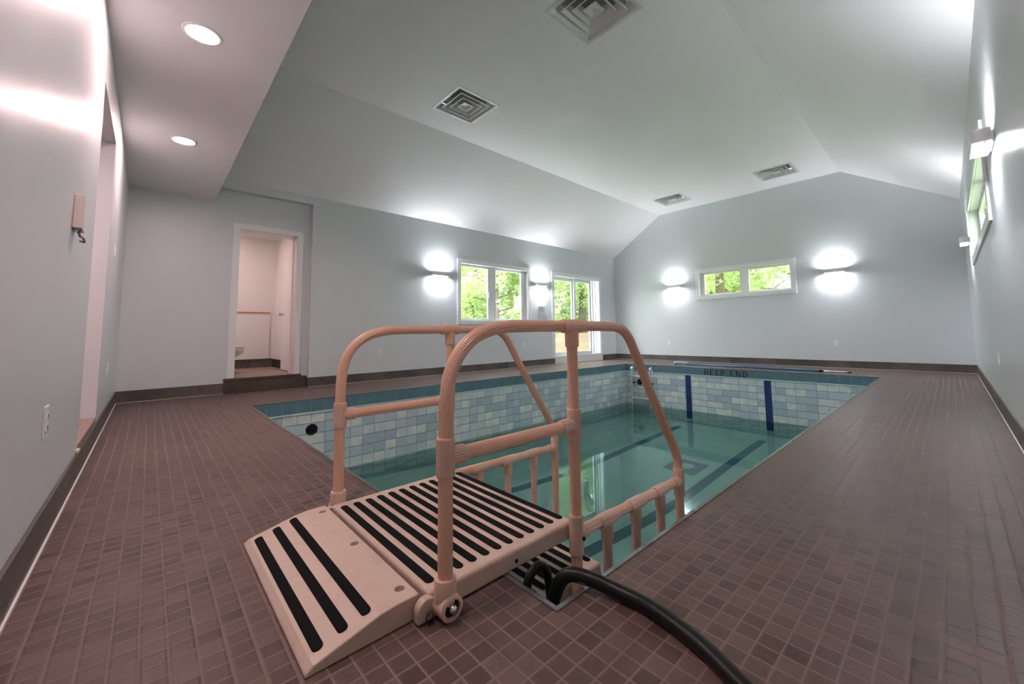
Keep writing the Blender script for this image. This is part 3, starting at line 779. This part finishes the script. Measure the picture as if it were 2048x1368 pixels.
# ================================================================== CEILING VENTS
def pyramid_ring(bm, a, za, b, zb, t=.003):
    """square cone between half-size a at za and half-size b at zb, thin sheet"""
    def sq(h, z): return [bm.verts.new((x*h, y*h, z)) for x, y in ((-1,-1),(1,-1),(1,1),(-1,1))]
    A, Bq, A2, B2 = sq(a, za), sq(b, zb), sq(a, za+t), sq(b, zb+t)
    for i in range(4):
        j = (i+1) % 4
        bm.faces.new((A[i], A[j], Bq[j], Bq[i])); bm.faces.new((A2[j], A2[i], B2[i], B2[j])); bm.faces.new((A[j], A[i], A2[i], A2[j])); bm.faces.new((Bq[i], Bq[j], B2[j], B2[i]))
    return bm
def make_vent(loc, label):
    t = tag(empty('ceiling_vent', loc), label, 'vent', 'square ceiling diffusers')
    obj('frame', pyramid_ring(slab(bmesh.new(), (-.335, .335), (-.335, .335), [(-.297, .297, -.297, .297)], -.007, -.0005, 'z'), .298, -.006, .236, .062, .003), 'vent', t)
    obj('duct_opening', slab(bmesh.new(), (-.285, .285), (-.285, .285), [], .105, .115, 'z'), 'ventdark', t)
    for a, b in ((.224, .160), (.148, .094)):
        r = pyramid_ring(bmesh.new(), a, -.006, b, .058, .003); slab(r, (-a-.008, a+.008), (-a-.008, a+.008), [(-a+.002, a-.002, -a+.002, a-.002)], -.010, -.005, 'z')
        obj('louver', r, 'vent', t)
    c = slab(bmesh.new(), (-.078, .078), (-.078, .078), [(-.062, .062, -.062, .062)], -.010, -.005, 'z'); pyramid_ring(c, .063, -.009, .018, .016, .003); slab(c, (-.019, .019), (-.019, .019), [], .015, .019, 'z')
    obj('center_plate', c, 'vent', t)
    return t
for loc, lb in (((3.02, 2.165), 'square ceiling diffuser cut off by the top edge of the photo'), ((3.05, 4.38), 'square ceiling diffuser hanging alone over the left of the pool, below the topmost one'),
                ((8.995, 4.35), 'smaller-looking far square ceiling diffuser left of its neighbour near the gable wall'), ((8.99, 2.17), 'far square ceiling diffuser nearest the ceiling peak by the gable wall')):
    make_vent((*loc, TOP), lb)

# ================================================================== DOWNLIGHTS IN THE SOFFIT
def downlight(x, y, z, label, group='recessed soffit downlights', m='led'):
    t = tag(empty('recessed_downlight', (x, y, z)), label, 'ceiling light', group)
    obj('trim_ring', lathe(bmesh.new(), [(.080, -.004), (.082, -.006), (.098, -.005), (.102, 0)], (0, 0, 0), 'z', 48, False), 'trim', t, smooth=True)
    obj('lens', lathe(bmesh.new(), [(.0805, -.0015), (.0805, -.0045), (.001, -.005)], (0, 0, 0), 'z', 48), m, t)
    return t
downlight(.155, 3.05, SOF_Z, 'round recessed downlight in the soffit, the nearer one at top left')
downlight(.155, 4.885, SOF_Z, 'round recessed downlight in the soffit, the farther one towards the door')
downlight(.155, 1.22, SOF_Z, 'round recessed downlight in the soffit above the camera')
downlight(.75, 8.0, BZ, 'round recessed downlight in the bathroom ceiling', 'bathroom light', 'led_dim')
downlight(X0-.8, 3.6, 2.40, 'round recessed downlight in the hallway ceiling', 'hallway light', 'led_dim')

# ================================================================== WALL SCONCES
def make_sconce():
    t = empty('wall_sconce')       # local: wall plane at y=0, room towards -y
    s = slab(bmesh.new(), (-.165, .165), (-.098, -.012), [(-.157, .157, -.090, -.020)], -.042, .042, 'z')
    obj('shade', s, 'trim', t, bevel=.002)
    obj('back_plate', B((-.11, -.012, -.036), (.11, 0, .036)), 'trim', t, bevel=.002)
    obj('diffuser', B((-.1565, -.0895, .006), (.1565, -.042, .010)), 'lens', t)
    obj('diffuser', B((-.1565, -.0895, -.010), (.1565, -.042, -.006)), 'lens', t)
    return t
sp = make_sconce()
for i, (x, y, rot, lb) in enumerate([(4.03, Y1, 0, 'lit up-and-down wall sconce left of the twin window on the long wall'), (6.80, Y1, 0, 'lit wall sconce between the twin window and the glass patio door'),
        (X1, 4.83, -math.pi/2, 'lit wall sconce on the gable wall left of the small high window'), (X1, 1.50, -math.pi/2, 'lit wall sconce on the gable wall right of the small high window'),
        (3.80, Y0, math.pi, 'lit wall sconce on the right-hand wall at the near end of its window'), (8.02, Y0, math.pi, 'lit wall sconce on the right-hand wall beyond its window')]):
    c = sp if i == 0 else copy_tree(sp)
    c.location = (x, y, 1.925); c.rotation_euler = (0, 0, rot); tag(c, lb, 'wall light', 'box wall sconces')

# ================================================================== OUTLETS, SWITCHES
def make_outlet():
    t = empty('wall_outlet')
    obj('cover_plate', B((-.036, -.006, -.058), (.036, 0, .058)), 'white', t, bevel=.003)
    for zz in (-.02, .02):
        r = obj('socket', B((-.017, -.0085, zz-.015), (.017, -.005, zz+.015)), 'white', t, bevel=.003)
        obj('slots', B((-.008, -.0092, zz-.004), (-.006, -.008, zz+.006), (.006, -.0092, zz-.004), (.008, -.008, zz+.006), (-.002, -.0092, zz-.011), (.002, -.008, zz-.007)), 'black', r)
    return t
op = make_outlet()
for i, (x, y, z, rot, lb) in enumerate([(2.90, Y1, .49, 0, 'white outlet on the long wall framed by the far handrail arch'), (6.245, Y1, .505, 0, 'white outlet on the long wall just left of the patio door'),
        (X1, 5.065, .47, -math.pi/2, 'white outlet low on the gable wall, left one near the far corner'), (X1, 1.57, .485, -math.pi/2, 'white outlet low on the gable wall, right one'),
        (5.25, Y0, .50, math.pi, 'white outlet low on the right-hand wall'), (X0, 5.25, .50, math.pi/2, 'white outlet on the left wall beyond the hall opening'),
        (X0, 2.285, .462, math.pi/2, 'white outlet low on the left wall in the foreground')]):
    c = op if i == 0 else copy_tree(op)
    c.location = (x, y, z); c.rotation_euler = (0, 0, rot); tag(c, lb, 'outlet', 'white wall outlets')
def wallthing(name, loc, rot, label, cat):
    return tag(empty(name, loc, rot), label, cat)
t = wallthing('light_switch', (X0, 5.085, 1.55), math.pi/2, 'white light switch on the left wall beyond the hall opening', 'switch')
obj('cover_plate', B((-.036, -.006, -.058), (.036, 0, .058)), 'white', t, bevel=.003); obj('rocker', B((-.016, -.010, -.032), (.016, -.005, .032)), 'white', t, bevel=.002)
t = wallthing('double_switch', (6.842, Y1, 1.335), 0, 'double switch plate with a white clip on top below the middle sconce', 'switch')
obj('cover_plate', B((-.10, -.006, -.062), (.10, 0, .062)), 'white', t, bevel=.003)
for xx in (-.05, .05): obj('rocker', B((xx-.024, -.012, -.035), (xx+.024, -.005, .035)), 'alum', t, bevel=.002)
obj('clip', B((-.11, -.035, .062), (.11, -.006, .078), (-.012, -.04, .03), (.012, -.006, .125)), 'white', t, bevel=.003)
t = wallthing('wall_controller', (X0, 2.585, 1.315), math.pi/2, 'small white controller box with a dangling bracket on the left wall', 'controller')
obj('housing', B((-.042, -.028, -.075), (.042, 0, .075)), 'almond', t, bevel=.004)
obj('bottom_cap', B((-.036, -.030, -.083), (.036, -.002, -.073)), 'alum', t, bevel=.002)
obj('bracket', tube(bmesh.new(), catmull([(.03, -.014, -.08), (.032, -.02, -.10), (.012, -.03, -.108), (.02, -.034, -.125), (.03, -.02, -.12)], 5), .0045, n=8), 'alum', t, smooth=True)

# small white wood off-cut at the foot of the hall opening
tag(obj('wood_offcut', B((X0+.0, 3.30, .142), (X0+.014, 3.37, .158)), 'almond', bevel=.002), 'small pale wooden off-cut on the base tile at the hall opening', 'off-cut')

# ================================================================== BATHROOM THINGS
tl = tag(empty('toilet', (.72, 7.72, .2)), 'white toilet bowl peeking past the left door frame in the bathroom', 'toilet')
def ellp(cx, rx, ry, z, n=32): return [(cx+rx*math.cos(2*math.pi*k/n), ry*math.sin(2*math.pi*k/n), z) for k in range(n)]
def loft(loops):
    bm = bmesh.new(); R_ = [[bm.verts.new(p) for p in L] for L in loops]
    for A, Bv in zip(R_, R_[1:]):
        n = len(A)
        for k in range(n): bm.faces.new((A[k], A[(k+1) % n], Bv[(k+1) % n], Bv[k]))
    bm.faces.new(R_[0][::-1]); bm.faces.new(R_[-1]); return bm
obj('bowl', loft([ellp(.06, .24, .12, 0), ellp(.06, .235, .11, .06), ellp(.06, .20, .10, .16), ellp(.08, .21, .13, .24), ellp(.12, .26, .17, .31), ellp(.13, .275, .18, .37), ellp(.13, .27, .18, .385)]), 'porcelain', tl, smooth=True)
obj('seat_lid', loft([ellp(.12, .275, .185, .386), ellp(.12, .28, .188, .395), ellp(.12, .275, .185, .43), ellp(.12, .25, .17, .438)]), 'porcelain', tl, smooth=True)
obj('tank', B((-.34, -.21, .36), (-.15, .21, .74)), 'porcelain', tl, bevel=.02)
obj('tank_lid', B((-.35, -.22, .74), (-.14, .22, .77)), 'porcelain', tl, bevel=.01)
tag(obj('wall_ledge', B((BX0, BY1-.05, 1.205), (1.66, BY1, 1.225)), 'orange', bevel=.002), 'thin orange wooden ledge strip along the bathroom back wall', 'ledge')
sh = tag(empty('bath_partition', (.5, BY1, .2)), 'low pink-white half wall under the orange ledge in the bathroom', 'half wall')
obj('panel', B((BX0-.5, -.035, .157), (1.16, 0, 1.004)), 'bathwall', sh)

# ================================================================== OUTSIDE
gr = bmesh.new(); slab(gr, (-40, 60), (-40, 60), [(X0-2, X1+.3, Y0-.4, 9.3)], -.6, -.35, 'z')
tag(obj('ground', gr, 'lawn'), kind='structure')
tag(obj('retaining_wall', B((6, 10.0, -.35), (24, 10.4, .745)), 'block'), 'low wall of pinkish stone blocks outside the patio door', 'wall')

def leaf_cloud(n, blobs, size, seed):
    rnd = random.Random(seed); verts = []; faces = []
    for i in range(n):
        cx, cy, cz, rx, ry, rz_ = blobs[i % len(blobs)]
        while True:
            a, b, c = rnd.uniform(-1, 1), rnd.uniform(-1, 1), rnd.uniform(-1, 1)
            if a*a+b*b+c*c <= 1: break
        p = Vector((cx+a*rx, cy+b*ry, cz+c*rz_)); s = size*rnd.uniform(.6, 1.35)
        d1 = Vector((rnd.gauss(0, 1), rnd.gauss(0, 1), rnd.gauss(0, .6))).normalized(); d2 = d1.cross(Vector((rnd.gauss(0, 1), rnd.gauss(0, 1), rnd.gauss(0, 1)))).normalized()
        k = len(verts)
        verts += [p-d1*s, p+d2*s*.42+d1*s*.1, p+d1*s, p-d2*s*.42+d1*s*.1]; faces.append((k, k+1, k+2, k+3))
    me = bpy.data.meshes.new('foliage'); me.from_pydata([tuple(v) for v in verts], [], faces); return me
def branch_path(rnd, a, d_, L, n=5):
    p = Vector(a); out = [p.copy()]
    for i in range(n):
        d_ = (d_+Vector((rnd.gauss(0, .16), rnd.gauss(0, .16), rnd.gauss(0, .10)))).normalized(); p = p+d_*(L/n); out.append(p.copy())
    return out
def tree(loc, h, r, n, label, seed, m='leaf', trunk=.16, low=.2, leaf=.085, lean=(0, 0)):
    rnd = random.Random(seed); t = tag(empty('tree', loc), label, 'tree', 'trees outside the windows')
    tb = bmesh.new(); tp = [Vector((lean[0]*k/6, lean[1]*k/6, h*.8*k/6)) for k in range(7)]
    tube(tb, tp, trunk, n=12, rr=[trunk*(1.25-.17*k) for k in range(7)])
    obj('trunk', tb, 'bark', t, smooth=True)
    bb = bmesh.new()
    for k in range(14):
        z = h*(low+.05+.6*k/14); a = rnd.uniform(0, 6.283); base_ = Vector((lean[0]*z/(h*.8), lean[1]*z/(h*.8), z))
        pth = branch_path(rnd, base_, Vector((math.cos(a), math.sin(a), .35)), r*rnd.uniform(.7, 1.05))
        tube(bb, pth, .04, n=6, rr=[trunk*.42*(1-.16*q) for q in range(6)])
    obj('branches', bb, 'bark', t, smooth=True)
    blobs = []
    for k in range(26):
        a = rnd.uniform(0, 6.283); q = r*math.sqrt(rnd.random()); z = h*rnd.uniform(low, 1.0)
        blobs.append((q*math.cos(a), q*math.sin(a), z, r*rnd.uniform(.25, .42), r*rnd.uniform(.25, .42), r*rnd.uniform(.16, .30)))
    o = bpy.data.objects.new('foliage', leaf_cloud(n, blobs, leaf, seed)); COL.objects.link(o); o.data.materials.append(M[m]); o.parent = t
    tag(o, kind='stuff')
tree((10.8, 13.2, -.35), 7, 3.0, 15000, 'leafy spring tree with slender crossing branches outside the twin window, left pane', 1, 'leaf2', .10)
tree((15.0, 14.0, -.35), 7.5, 3.2, 15000, 'dense green tree outside the right pane of the twin window', 2, 'leaf', .13, .05)
tree((15.1, 12.0, -.35), 6.5, 2.0, 8000, 'tree with a thick mottled trunk outside the patio door', 3, 'leaf2', .22, .42)
tree((13.5, 18.5, -.35), 9, 4.5, 22000, 'taller background tree behind the garden beyond the long wall', 4, 'leaf2', .2, .02, .17)
tree((22.0, 19.5, -.35), 9, 4.5, 22000, 'background tree far behind the patio door', 5, 'leaf', .2, .02, .17)
tree((14.2, 5.3, -.35), 8, 2.6, 12000, 'tree with a straight trunk in the left pane of the high gable window', 6, 'leaf2', .17, .36)
tree((16.4, 2.4, -.35), 7, 3.0, 14000, 'broad green tree in the right pane of the high gable window', 7, 'leaf', .14, .05)
tree((20.5, 7.5, -.35), 9, 4.2, 26000, 'pale background tree behind the high gable window', 8, 'leaf2', .2, .02, .17)
tree((9.0, -6.0, -.35), 7, 3.0, 9000, 'green tree outside the window of the right-hand wall', 9, 'leaf', .14, .05)
